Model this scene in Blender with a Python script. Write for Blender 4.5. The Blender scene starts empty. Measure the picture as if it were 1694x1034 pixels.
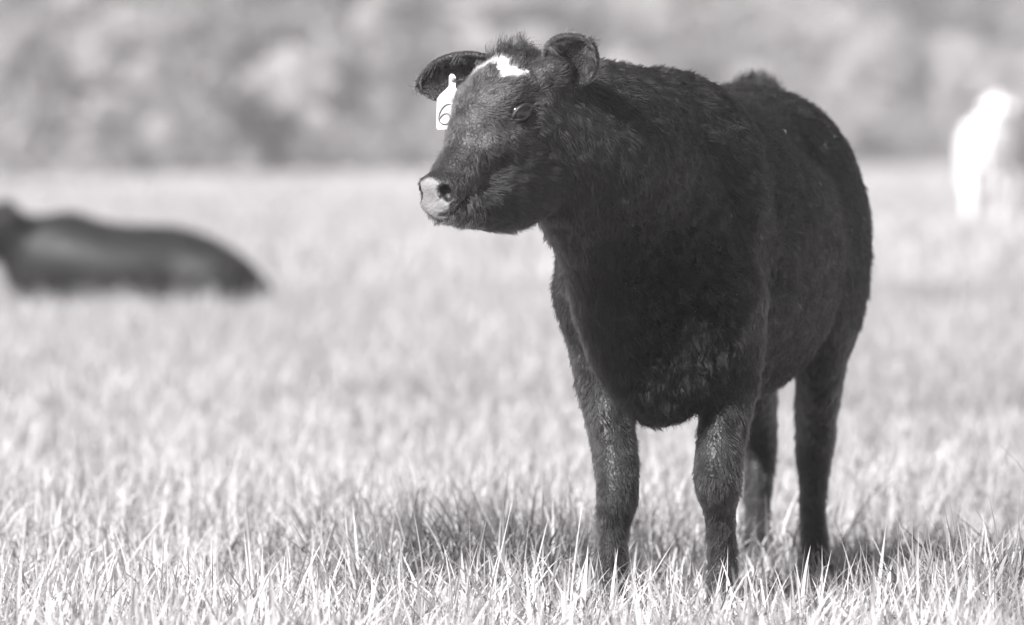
import bpy, bmesh, math, random, time
import numpy as np
from mathutils import Vector, Matrix

T0 = time.time()
SC = bpy.context.scene
COL = SC.collection
RNG = np.random.default_rng(11)
random.seed(5)

# ------------------------------------------------------------------ camera
F_PX, W_PX, H_PX = 9372.0, 1694.0, 1034.0     # focal length in photo pixels, photo size
Y_HOR, CAM_Z = 240.0, 0.94                    # eye level row, camera height
cam_d = bpy.data.cameras.new('camera')
cam = bpy.data.objects.new('camera', cam_d)
COL.objects.link(cam)
cam.location = (0, 0, CAM_Z)
cam.rotation_euler = (math.radians(90), 0, 0)
cam_d.sensor_width = 36.0
cam_d.lens = 36.0 * F_PX / W_PX
cam_d.shift_y = -(H_PX / 2 - Y_HOR) / W_PX
cam_d.clip_start, cam_d.clip_end = 0.5, 6000.0
cam_d.dof.use_dof = True
cam_d.dof.focus_distance = 10.78
cam_d.dof.aperture_fstop = 3.2
cam_d.dof.aperture_blades = 9
SC.camera = cam

# ------------------------------------------------------------------ sky, sun, exposure
SUN_AZ, SUN_EL = 38.0, 38.0                   # degrees left of the direction behind the camera; elevation
az, el = math.radians(SUN_AZ), math.radians(SUN_EL)
SUN_DIR = Vector((-math.sin(az) * math.cos(el), -math.cos(az) * math.cos(el), math.sin(el)))
world = bpy.data.worlds.new('World')
SC.world = world
world.use_nodes = True
wn, wl = world.node_tree.nodes, world.node_tree.links
wn.clear()
sky_t = wn.new('ShaderNodeTexSky'); sky_t.sky_type = 'NISHITA'; sky_t.sun_disc = False
sky_t.sun_elevation = el
sky_t.sun_rotation = math.atan2(SUN_DIR.x, SUN_DIR.y)
sky_bw = wn.new('ShaderNodeRGBToBW')
sky_tint = wn.new('ShaderNodeMix'); sky_tint.data_type = 'RGBA'; sky_tint.blend_type = 'MULTIPLY'
sky_tint.inputs[0].default_value = 1.0
sky_tint.inputs[7].default_value = (1.0, 0.972, 0.985, 1)
sky_bg = wn.new('ShaderNodeBackground'); sky_bg.inputs['Strength'].default_value = 0.052
sky_out = wn.new('ShaderNodeOutputWorld')
wl.new(sky_t.outputs[0], sky_bw.inputs[0]); wl.new(sky_bw.outputs[0], sky_tint.inputs[6])
wl.new(sky_tint.outputs[2], sky_bg.inputs['Color']); wl.new(sky_bg.outputs[0], sky_out.inputs[0])
sun_d = bpy.data.lights.new('sun', 'SUN')
sun = bpy.data.objects.new('sun', sun_d); COL.objects.link(sun)
sun_d.energy = 5.0; sun_d.angle = math.radians(0.53); sun_d.color = (1.0, 0.99, 0.99)
sun.rotation_euler = SUN_DIR.to_track_quat('Z', 'Y').to_euler()
sun.location = (-20, -10, 30)
SC.view_settings.view_transform = 'Standard'
SC.view_settings.look = 'None'
SC.view_settings.exposure = 1.34
SC.view_settings.gamma = 1.0
SC.cycles.use_denoising = True
SC.cycles.use_adaptive_sampling = False
SC.cycles.max_bounces = 8
SC.cycles.sample_clamp_indirect = 6.0


# ------------------------------------------------------------------ helpers
def P(px, py, Y):
    """world point at photo pixel (px, py) and distance Y"""
    return np.array([(px - W_PX / 2) * Y / F_PX, Y, CAM_Z - (py - Y_HOR) * Y / F_PX])

def unit(v):
    v = np.asarray(v, float)
    return v / np.linalg.norm(v)

def tag(o, label=None, cat=None, group=None, kind=None):
    if label: o['label'] = label
    if cat: o['category'] = cat
    if group: o['group'] = group
    if kind: o['kind'] = kind
    return o

def empty(name, loc):
    o = bpy.data.objects.new(name, None); COL.objects.link(o); o.location = loc
    o.empty_display_size = 0.2
    return o

def link(name, data, parent=None, mat=None):
    o = bpy.data.objects.new(name, data); COL.objects.link(o)
    if mat is not None: data.materials.append(mat)
    if parent is not None:
        o.parent = parent
        o.matrix_parent_inverse = Matrix.Translation(parent.location).inverted()
    return o

def mesh_np(name, V, F, smooth=True):
    """mesh from numpy arrays: F is (n,3), (n,4) or a list of such arrays"""
    if not isinstance(F, list): F = [F]
    F = [f for f in F if len(f)]
    me = bpy.data.meshes.new(name)
    V = np.asarray(V, np.float32)
    nl = sum(f.size for f in F); npoly = sum(len(f) for f in F)
    me.vertices.add(len(V)); me.vertices.foreach_set('co', V.ravel())
    me.loops.add(nl); me.polygons.add(npoly)
    me.loops.foreach_set('vertex_index', np.concatenate([f.ravel() for f in F]).astype(np.int32))
    tot = np.concatenate([np.full(len(f), f.shape[1], np.int32) for f in F])
    st = np.concatenate([[0], np.cumsum(tot)[:-1]]).astype(np.int32)
    me.polygons.foreach_set('loop_start', st)
    me.polygons.foreach_set('use_smooth', np.full(npoly, smooth))
    me.update(calc_edges=True)
    me.validate()
    return me

def set_attr(me, name, vals, dom='POINT'):
    a = me.attributes.new(name, 'FLOAT', dom)
    a.data.foreach_set('value', np.asarray(vals, np.float32))

def tone(g):
    """neutral print tone: warm-black grey like the photograph's"""
    return (g, g * 0.975, g * 0.985, 1)

class Noise3:
    """smooth vector/scalar noise by trilinear lookup in a random lattice"""
    def __init__(self, seed, comps=1, n=32):
        self.g = np.random.default_rng(seed).uniform(-1, 1, (n, n, n, comps)).astype(np.float32); self.n = n
    def __call__(self, p, scale):
        q = p / scale; i = np.floor(q).astype(int); f = (q - i); f = f * f * (3 - 2 * f); i %= self.n; j = (i + 1) % self.n
        g = self.g; r = 0
        for dx in (0, 1):
            for dy in (0, 1):
                for dz in (0, 1):
                    w = (f[:, 0] if dx else 1 - f[:, 0]) * (f[:, 1] if dy else 1 - f[:, 1]) * (f[:, 2] if dz else 1 - f[:, 2])
                    r = r + w[:, None] * g[(j if dx else i)[:, 0], (j if dy else i)[:, 1], (j if dz else i)[:, 2]]
        return r

# ------------------------------------------------------------------ materials
def new_mat(name):
    m = bpy.data.materials.new(name); m.use_nodes = True
    m.node_tree.nodes.clear()
    return m, m.node_tree.nodes, m.node_tree.links

def ramp(n, l, fac, stops):
    r = n.new('ShaderNodeValToRGB')
    while len(r.color_ramp.elements) < len(stops): r.color_ramp.elements.new(0.5)
    for e, (p, g) in zip(r.color_ramp.elements, stops): e.position = p; e.color = tone(g)
    l.new(fac, r.inputs[0])
    return r.outputs[0]

def mat_plain(name, lo, hi, scale=30.0, rough=0.6, bump=0.2, spec=0.5, bscale=None):
    m, n, l = new_mat(name)
    out = n.new('ShaderNodeOutputMaterial'); b = n.new('ShaderNodeBsdfPrincipled')
    tc = n.new('ShaderNodeTexCoord'); no = n.new('ShaderNodeTexNoise'); no.inputs['Scale'].default_value = scale; no.inputs['Detail'].default_value = 5
    l.new(tc.outputs['Object'], no.inputs['Vector'])
    l.new(ramp(n, l, no.outputs['Fac'], [(0.3, lo), (0.7, hi)]), b.inputs['Base Color'])
    b.inputs['Roughness'].default_value = rough; b.inputs['Specular IOR Level'].default_value = spec
    if bump:
        n2 = n.new('ShaderNodeTexNoise'); n2.inputs['Scale'].default_value = bscale or scale * 4; n2.inputs['Detail'].default_value = 3
        l.new(tc.outputs['Object'], n2.inputs['Vector'])
        bp = n.new('ShaderNodeBump'); bp.inputs['Strength'].default_value = bump; bp.inputs['Distance'].default_value = 0.004
        l.new(n2.outputs['Fac'], bp.inputs['Height']); l.new(bp.outputs[0], b.inputs['Normal'])
    l.new(b.outputs[0], out.inputs[0])
    return m

def mat_skin(name):
    """hide under the coat: tone comes from the vertex attribute 'tone' (bare muzzle pale, blaze white, coat black)"""
    m, n, l = new_mat(name)
    out = n.new('ShaderNodeOutputMaterial'); b = n.new('ShaderNodeBsdfPrincipled')
    at = n.new('ShaderNodeAttribute'); at.attribute_name = 'tone'
    tc = n.new('ShaderNodeTexCoord'); no = n.new('ShaderNodeTexNoise'); no.inputs['Scale'].default_value = 60; no.inputs['Detail'].default_value = 6
    l.new(tc.outputs['Object'], no.inputs['Vector'])
    mr = n.new('ShaderNodeMapRange'); mr.inputs[3].default_value = 0.75; mr.inputs[4].default_value = 1.25
    l.new(no.outputs['Fac'], mr.inputs[0])
    mu = n.new('ShaderNodeMath'); mu.operation = 'MULTIPLY'; l.new(at.outputs['Fac'], mu.inputs[0]); l.new(mr.outputs[0], mu.inputs[1])
    mx = n.new('ShaderNodeMix'); mx.data_type = 'RGBA'; mx.blend_type = 'MULTIPLY'; mx.inputs[0].default_value = 1; mx.inputs[7].default_value = tone(1.0)
    l.new(mu.outputs[0], mx.inputs[6]); l.new(mx.outputs[2], b.inputs['Base Color'])
    b.inputs['Roughness'].default_value = 0.5; b.inputs['Specular IOR Level'].default_value = 0.35
    vo = n.new('ShaderNodeTexVoronoi'); vo.inputs['Scale'].default_value = 190; l.new(tc.outputs['Object'], vo.inputs['Vector'])
    bp = n.new('ShaderNodeBump'); bp.inputs['Strength'].default_value = 0.5; bp.inputs['Distance'].default_value = 0.002
    l.new(vo.outputs['Distance'], bp.inputs['Height']); l.new(bp.outputs[0], b.inputs['Normal'])
    l.new(b.outputs[0], out.inputs[0])
    return m

def mat_hair(name, rough=0.38):
    m, n, l = new_mat(name)
    out = n.new('ShaderNodeOutputMaterial'); h = n.new('ShaderNodeBsdfHairPrincipled')
    h.model = 'CHIANG'; h.parametrization = 'COLOR'
    at = n.new('ShaderNodeAttribute'); at.attribute_name = 'tone'
    mx = n.new('ShaderNodeMix'); mx.data_type = 'RGBA'; mx.blend_type = 'MULTIPLY'; mx.inputs[0].default_value = 1; mx.inputs[7].default_value = tone(1.0)
    l.new(at.outputs['Fac'], mx.inputs[6]); l.new(mx.outputs[2], h.inputs['Color'])
    h.inputs['Roughness'].default_value = rough; h.inputs['Radial Roughness'].default_value = 0.5
    h.inputs['Random Roughness'].default_value = 0.3; h.inputs['IOR'].default_value = 1.38
    l.new(h.outputs[0], out.inputs[0])
    return m

def mat_blade(name, mul=1.0, thru=0.38):
    """grass and leaves: attribute 'tone', matte, letting light through"""
    m, n, l = new_mat(name)
    out = n.new('ShaderNodeOutputMaterial')
    at = n.new('ShaderNodeAttribute'); at.attribute_name = 'tone'
    mu = n.new('ShaderNodeMath'); mu.operation = 'MULTIPLY'; mu.inputs[1].default_value = mul; l.new(at.outputs['Fac'], mu.inputs[0])
    mx = n.new('ShaderNodeMix'); mx.data_type = 'RGBA'; mx.blend_type = 'MULTIPLY'; mx.inputs[0].default_value = 1; mx.inputs[7].default_value = tone(1.0)
    l.new(mu.outputs[0], mx.inputs[6])
    b = n.new('ShaderNodeBsdfPrincipled'); b.inputs['Roughness'].default_value = 0.55; b.inputs['Specular IOR Level'].default_value = 0.3
    t = n.new('ShaderNodeBsdfTranslucent'); ms = n.new('ShaderNodeMixShader'); ms.inputs[0].default_value = thru
    l.new(mx.outputs[2], b.inputs['Base Color']); l.new(mx.outputs[2], t.inputs['Color'])
    l.new(b.outputs[0], ms.inputs[1]); l.new(t.outputs[0], ms.inputs[2]); l.new(ms.outputs[0], out.inputs[0])
    return m

M_SKIN = mat_skin('hide')
M_HAIR = mat_hair('coat_hair')
M_BLADE = mat_blade('grass_blade')
M_LEAF = mat_blade('leaf', 1.0, 0.5)
M_BARK = mat_plain('bark', 0.10, 0.22, 6.0, 0.9, 0.6)
M_HOOF = mat_plain('hoof_horn', 0.02, 0.05, 40, 0.5, 0.2)
M_EYE = mat_plain('eyeball', 0.006, 0.012, 20, 0.06, 0.0, 0.6)
M_LID = mat_plain('eyelid_skin', 0.015, 0.03, 60, 0.45, 0.3)
M_TAG = mat_plain('tag_plastic', 0.74, 0.80, 20, 0.45, 0.05)
M_INK = mat_plain('tag_ink', 0.16, 0.22, 80, 0.6, 0.0)
M_STRAW = mat_plain('straw', 0.22, 0.34, 60, 0.6, 0.0)

# ------------------------------------------------------------------ the field: ground sheet reaching the horizon
def mat_ground():
    m, n, l = new_mat('meadow_soil')
    out = n.new('ShaderNodeOutputMaterial'); b = n.new('ShaderNodeBsdfPrincipled'); b.inputs['Roughness'].default_value = 0.95
    b.inputs['Specular IOR Level'].default_value = 0.1
    tc = n.new('ShaderNodeTexCoord')
    n1 = n.new('ShaderNodeTexNoise'); n1.inputs['Scale'].default_value = 0.35; n1.inputs['Detail'].default_value = 8
    n2 = n.new('ShaderNodeTexNoise'); n2.inputs['Scale'].default_value = 25; n2.inputs['Detail'].default_value = 6
    l.new(tc.outputs['Object'], n1.inputs['Vector']); l.new(tc.outputs['Object'], n2.inputs['Vector'])
    ad = n.new('ShaderNodeMix'); ad.data_type = 'FLOAT'; ad.inputs[0].default_value = 0.45
    l.new(n1.outputs['Fac'], ad.inputs[2]); l.new(n2.outputs['Fac'], ad.inputs[3])
    l.new(ramp(n, l, ad.outputs[0], [(0.32, 0.30), (0.5, 0.42), (0.68, 0.52)]), b.inputs['Base Color'])
    bp = n.new('ShaderNodeBump'); bp.inputs['Strength'].default_value = 0.8; bp.inputs['Distance'].default_value = 0.05
    l.new(n2.outputs['Fac'], bp.inputs['Height']); l.new(bp.outputs[0], b.inputs['Normal'])
    l.new(b.outputs[0], out.inputs[0])
    return m

def gz(x, y):
    """gentle swells of the field"""
    f = np.clip((y - 16) / 30, 0, 1)
    return -0.16 * np.exp(-(((x - 1.25) / 0.42) ** 2 + ((y - 13.0) / 0.85) ** 2)) + 0.18 * np.exp(-(((x - 4.8) / 5.0) ** 2 + ((y - 56) / 14.0) ** 2)) + f * (0.05 * np.sin(x * 0.31 + 1.0) * np.sin(y * 0.17) + 0.06 * np.sin(y * 0.09 + x * 0.05))  # first term: dip added to keep the calf's ground shadow out of view

gx = np.concatenate([np.linspace(-3000, -60, 12), np.linspace(-50, -5, 30), np.linspace(-4, 4, 61), np.linspace(5, 50, 30), np.linspace(60, 3000, 12)])
gy = np.concatenate([np.linspace(-600, 0, 6), np.linspace(4, 8, 4), np.linspace(8.2, 18, 66), np.linspace(19, 120, 80), np.linspace(124, 420, 60), np.linspace(500, 5000, 12)])
GX, GY = np.meshgrid(gx, gy)
GZ = gz(GX, GY)
nx, ny = len(gx), len(gy)
idx = np.arange(nx * ny).reshape(ny, nx)
GF = np.stack([idx[:-1, :-1], idx[:-1, 1:], idx[1:, 1:], idx[1:, :-1]], -1).reshape(-1, 4)
ground = link('ground', mesh_np('ground', np.stack([GX, GY, GZ], -1).reshape(-1, 3), GF), None, mat_ground())
tag(ground, 'pale open pasture reaching back to the treeline', 'field', kind='structure')

# ------------------------------------------------------------------ body builder: smooth union of muscles on a grid, one continuous skin
class Body:
    def __init__(self, lo, hi, h):
        self.lo = np.array(lo, float); self.h = h
        self.n = np.ceil((np.array(hi) - self.lo) / h).astype(int) + 1
        self.D = np.full(self.n, 0.3, np.float32); self.G = np.zeros(self.n, np.int8); self.R = np.full(self.n, 9.0, np.float32)
    def _win(self, a, b):
        i0 = np.clip(np.floor((a - self.lo) / self.h).astype(int), 0, self.n); i1 = np.clip(np.ceil((b - self.lo) / self.h).astype(int) + 1, 0, self.n)
        sl = tuple(slice(p, q) for p, q in zip(i0, i1))
        ax = [(self.lo[k] + self.h * np.arange(i0[k], i1[k])).astype(np.float32) for k in range(3)]
        return sl, ax[0][:, None, None], ax[1][None, :, None], ax[2][None, None, :]
    def _put(self, sl, d, k, g):
        D = self.D[sl]; hh = np.clip(0.5 + 0.5 * (D - d) / k, 0, 1)
        self.D[sl] = D + (d - D) * hh - k * hh * (1 - hh)
        m = d < self.R[sl]
        self.R[sl] = np.where(m, d, self.R[sl]); self.G[sl] = np.where(m, g, self.G[sl])
    def seg(self, a, b, ra, rb, e1=(1, 0, 0), k=0.04, g=0):
        """tapered limb from a to b; ra, rb = (half size along e1, half size across)"""
        a = np.asarray(a, float); b = np.asarray(b, float); ra = np.atleast_1d(ra); rb = np.atleast_1d(rb)
        ru0, rv0 = ra[0], ra[-1]; ru1, rv1 = rb[0], rb[-1]
        ab = b - a; L = np.linalg.norm(ab); w = ab / L
        u = np.asarray(e1, float); u = unit(u - w * u.dot(w)); v = np.cross(w, u)
        pad = max(ru0, rv0, ru1, rv1) + k + 0.02
        sl, X, Yy, Z = self._win(np.minimum(a, b) - pad, np.maximum(a, b) + pad)
        X = X - a[0]; Yy = Yy - a[1]; Z = Z - a[2]
        pw = X * w[0] + Yy * w[1] + Z * w[2]; t = np.clip(pw / L, 0, 1)
        pu = X * u[0] + Yy * u[1] + Z * u[2]; pv = X * v[0] + Yy * v[1] + Z * v[2]; pw = pw - t * L
        ru = ru0 + (ru1 - ru0) * t; rv = rv0 + (rv1 - rv0) * t; rm = np.minimum(ru, rv)
        q = np.sqrt((pu / ru) ** 2 + (pv / rv) ** 2 + (pw / rm) ** 2)
        self._put(sl, ((q - 1) * rm).astype(np.float32), k, g)
    def chain(self, pts, rad, e1=(1, 0, 0), k=0.04, g=0, sub=9):
        """spline through pts with half sizes rad = (along e1, across): one smooth limb or trunk"""
        pts = np.array(pts, float); rad = np.array([np.broadcast_to(np.atleast_1d(r), 2) for r in rad], float)
        C = np.concatenate([pts, rad], 1); n = len(C); out = []
        ext = np.concatenate([[2 * C[0] - C[1]], C, [2 * C[-1] - C[-2]]])
        for i in range(n - 1):
            p0, p1, p2, p3 = ext[i:i + 4]
            for j in range(sub):
                t = j / sub
                out.append(0.5 * (2 * p1 + (p2 - p0) * t + (2 * p0 - 5 * p1 + 4 * p2 - p3) * t * t + (3 * p1 - p0 - 3 * p2 + p3) * t ** 3))
        C = np.array(out + [C[-1]]); C[:, 3:] = np.maximum(C[:, 3:], 0.004)
        tmp = np.full(self.n, 0.3, np.float32)
        for i in range(len(C) - 1):
            a, b = C[i, :3], C[i + 1, :3]; ab = b - a; L = np.linalg.norm(ab); w = ab / L
            u = np.asarray(e1, float); u = unit(u - w * u.dot(w)); v = np.cross(w, u)
            pad = C[i:i + 2, 3:].max() + k + 0.02
            sl, X, Yy, Z = self._win(np.minimum(a, b) - pad, np.maximum(a, b) + pad)
            X = X - np.float32(a[0]); Yy = Yy - np.float32(a[1]); Z = Z - np.float32(a[2])
            w32, u32, v32 = w.astype(np.float32), u.astype(np.float32), v.astype(np.float32)
            pw = X * w32[0] + Yy * w32[1] + Z * w32[2]; t = np.clip(pw / np.float32(L), 0, 1)
            pu = X * u32[0] + Yy * u32[1] + Z * u32[2]; pv = X * v32[0] + Yy * v32[1] + Z * v32[2]; pw = pw - t * np.float32(L)
            ru = C[i, 3] + (C[i + 1, 3] - C[i, 3]) * t; rv = C[i, 4] + (C[i + 1, 4] - C[i, 4]) * t; rm = np.minimum(ru, rv)
            q = (np.sqrt((pu / ru) ** 2 + (pv / rv) ** 2 + (pw / rm) ** 2) - 1) * rm
            tmp[sl] = np.minimum(tmp[sl], q)
        pad = C[:, 3:].max() + k + 0.02
        sl = self._win(C[:, :3].min(0) - pad, C[:, :3].max(0) + pad)[0]
        self._put(sl, tmp[sl], k, g)
    def _ell(self, c, A, r, pad):
        c = np.asarray(c, float); A = np.asarray(A, float); r = np.asarray(r, float)
        ext = np.abs(A.T) @ r + pad
        sl, X, Yy, Z = self._win(c - ext, c + ext)
        X = X - c[0]; Yy = Yy - c[1]; Z = Z - c[2]
        p = [X * a[0] + Yy * a[1] + Z * a[2] for a in A]
        k0 = np.sqrt(sum((p[i] / r[i]) ** 2 for i in range(3))); k1 = np.sqrt(sum((p[i] / r[i] ** 2) ** 2 for i in range(3))) + 1e-6
        return sl, (k0 * (k0 - 1) / k1).astype(np.float32)
    def ell(self, c, A, r, k=0.03, g=0):
        sl, d = self._ell(c, A, r, k + 0.02); self._put(sl, d, k, g)
    def cut(self, c, A, r, k=0.01):
        sl, d = self._ell(c, A, r, k + 0.02); D = self.D[sl]; d = -d
        hh = np.clip(0.5 - 0.5 * (D - d) / k, 0, 1); self.D[sl] = D + (d - D) * hh + k * hh * (1 - hh)
    def skin(self, smooth=4):
        D = self.D; S = D < 0
        C = np.zeros(np.array(S.shape) - 1, np.int8)
        offs = [(x, y, z) for x in (0, 1) for y in (0, 1) for z in (0, 1)]
        for x, y, z in offs: C += S[x:S.shape[0] - 1 + x, y:S.shape[1] - 1 + y, z:S.shape[2] - 1 + z]
        I = np.argwhere((C > 0) & (C < 8))
        vid = np.full(C.shape, -1, np.int32); vid[I[:, 0], I[:, 1], I[:, 2]] = np.arange(len(I))
        val = {o: D[I[:, 0] + o[0], I[:, 1] + o[1], I[:, 2] + o[2]] for o in offs}
        acc = np.zeros((len(I), 3)); cnt = np.zeros(len(I))
        for o in offs:
            for ax in range(3):
                if o[ax]: continue
                p = list(o); p[ax] = 1; a, b = val[o], val[tuple(p)]
                m = (a < 0) != (b < 0); t = np.where(m, a / np.where(m, a - b, 1), 0)
                c = np.array(o, float)[None].repeat(len(I), 0); c[:, ax] = t
                acc += c * m[:, None]; cnt += m
        V = self.lo + self.h * (I + acc / cnt[:, None])
        quads = []
        for ax in range(3):
            s0 = [slice(None)] * 3; s1 = [slice(None)] * 3; s0[ax] = slice(0, -1); s1[ax] = slice(1, None)
            A, B = S[tuple(s0)], S[tuple(s1)]; E = np.argwhere(A != B)
            u, v = [(1, 2), (2, 0), (0, 1)][ax]
            E = E[(E[:, u] > 0) & (E[:, v] > 0) & (E[:, u] < S.shape[u] - 1) & (E[:, v] < S.shape[v] - 1)]
            def at(du, dv):
                q = E.copy(); q[:, u] -= du; q[:, v] -= dv; return vid[q[:, 0], q[:, 1], q[:, 2]]
            Q = np.stack([at(1, 1), at(0, 1), at(0, 0), at(1, 0)], 1)
            inside = A[E[:, 0], E[:, 1], E[:, 2]]
            Q[~inside] = Q[~inside][:, ::-1]; quads.append(Q)
        Q = np.concatenate(quads); Q = Q[(Q >= 0).all(1)]
        for it in range(smooth):
            for lam in (0.5, -0.48):
                s = np.zeros_like(V); c = np.zeros(len(V))
                for a, b in ((0, 1), (1, 2), (2, 3), (3, 0)):
                    for i, j in ((a, b), (b, a)):
                        for k in range(3): s[:, k] += np.bincount(Q[:, i], V[Q[:, j], k], len(V))
                        c += np.bincount(Q[:, i], minlength=len(V))
                V = V + lam * (s / np.maximum(c, 1)[:, None] - V)
        g = self.G[I[:, 0], I[:, 1], I[:, 2]]
        return V, Q, g

def normals_of(V, Q):
    n = np.cross(V[Q[:, 2]] - V[Q[:, 0]], V[Q[:, 3 if Q.shape[1] > 3 else 1]] - V[Q[:, 1 if Q.shape[1] > 3 else 0]])
    if Q.shape[1] == 3: n = np.cross(V[Q[:, 1]] - V[Q[:, 0]], V[Q[:, 2]] - V[Q[:, 0]])
    N = np.zeros_like(V)
    for i in range(Q.shape[1]):
        for k in range(3): N[:, k] += np.bincount(Q[:, i], n[:, k], len(V))
    return N / (np.linalg.norm(N, axis=1, keepdims=True) + 1e-12)

def scatter(V, Q, N, G, count, weight, rng):
    T = np.concatenate([Q[:, [0, 1, 2]], Q[:, [0, 2, 3]]]) if Q.shape[1] == 4 else Q
    ar = np.linalg.norm(np.cross(V[T[:, 1]] - V[T[:, 0]], V[T[:, 2]] - V[T[:, 0]]), axis=1)
    ar = ar * weight[T].mean(1)
    cdf = np.cumsum(ar); k = np.searchsorted(cdf, rng.uniform(0, cdf[-1], count)); k = np.minimum(k, len(T) - 1)
    r1, r2 = np.sqrt(rng.uniform(0, 1, count)), rng.uniform(0, 1, count)
    w = np.stack([1 - r1, r1 * (1 - r2), r1 * r2], 1)
    t = T[k]
    p = (V[t] * w[..., None]).sum(1); n = (N[t] * w[..., None]).sum(1)
    n /= np.linalg.norm(n, axis=1, keepdims=True) + 1e-9
    return p, n, G[t[:, 0]], t[:, 0]

def hair_object(name, parent, pts, rad, tones, mat):
    """pts (n, k, 3) strands in world space"""
    n, k, _ = pts.shape
    cv = bpy.data.hair_curves.new(name)
    cv.add_curves([k] * n)
    o = np.array(parent.location) if parent is not None else np.zeros(3)
    cv.attributes['position'].data.foreach_set('vector', (pts - o).astype(np.float32).ravel())
    ra = cv.attributes.get('radius') or cv.attributes.new('radius', 'FLOAT', 'POINT')
    prof = np.linspace(1.0, 0.25, k)
    ra.data.foreach_set('value', (rad[:, None] * prof[None]).astype(np.float32).ravel())
    ta = cv.attributes.new('tone', 'FLOAT', 'CURVE'); ta.data.foreach_set('value', tones.astype(np.float32))
    cv.materials.append(mat)
    ob = bpy.data.objects.new(name, cv); COL.objects.link(ob)
    if parent is not None: ob.parent = parent
    return ob

NV1, NV2, NV3 = Noise3(1, 3), Noise3(2, 3), Noise3(3, 3)

def grow(p, n, flow, length, lift, tuft=0.5, curl=0.0, curl_scale=0.02, k=5):
    """strand points: leave the hide at an angle, lie down along the flow, lean together in tufts"""
    flow = flow - n * (flow * n).sum(1, keepdims=True)
    flow = flow / (np.linalg.norm(flow, axis=1, keepdims=True) + 1e-6)
    lean = NV1(p, 0.035) * 0.6 + NV2(p, 0.014) * 1.15 + RNG.normal(0, 0.18, p.shape)
    out = [p - n * 0.002]
    q = p.copy()
    lift = np.broadcast_to(np.asarray(lift, float), len(p))[:, None]; tuft = np.broadcast_to(np.asarray(tuft, float), len(p))[:, None]
    curl = np.broadcast_to(np.asarray(curl, float), len(p))[:, None]
    for i in range(1, k):
        f = i / (k - 1)
        d = n * lift * (1.25 - 0.9 * f) + flow + lean * tuft * (0.5 + 0.8 * f)
        d = d + curl * NV3(q + p * 0.15, curl_scale) * (0.4 + f)
        d = d / (np.linalg.norm(d, axis=1, keepdims=True) + 1e-6)
        under = np.minimum((d * n).sum(1, keepdims=True), 0.0); d = d - n * (under - 0.05)
        q = q + d * (length / (k - 1))[:, None]
        out.append(q)
    return np.stack(out, 1)

# ------------------------------------------------------------------ the black calf in front
B_DIR = unit((0.24, 0.97, 0.0)); B_LAT = np.array([B_DIR[1], -B_DIR[0], 0.0]); B_0 = np.array([0.25, 10.95, 0.0])
UP = np.array([0, 0, 1.0])
def bp(s, t, z): return B_0 + B_DIR * s + B_LAT * t + UP * z
YAW, PIT = math.radians(46), math.radians(32)
H_F = np.array([-math.sin(YAW) * math.cos(PIT), -math.cos(YAW) * math.cos(PIT), -math.sin(PIT)])
H_N = np.array([math.cos(YAW), -math.sin(YAW), 0.0])
H_U = np.cross(H_F, H_N) * (1 if np.cross(H_F, H_N)[2] > 0 else -1)
H_0 = P(866, 62, 10.63)
HA = np.array([H_F, H_N, H_U])
def hp(a, b, c): return H_0 + H_F * a + H_N * b + H_U * c
def hloc(p): return (p - H_0) @ HA.T

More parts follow.
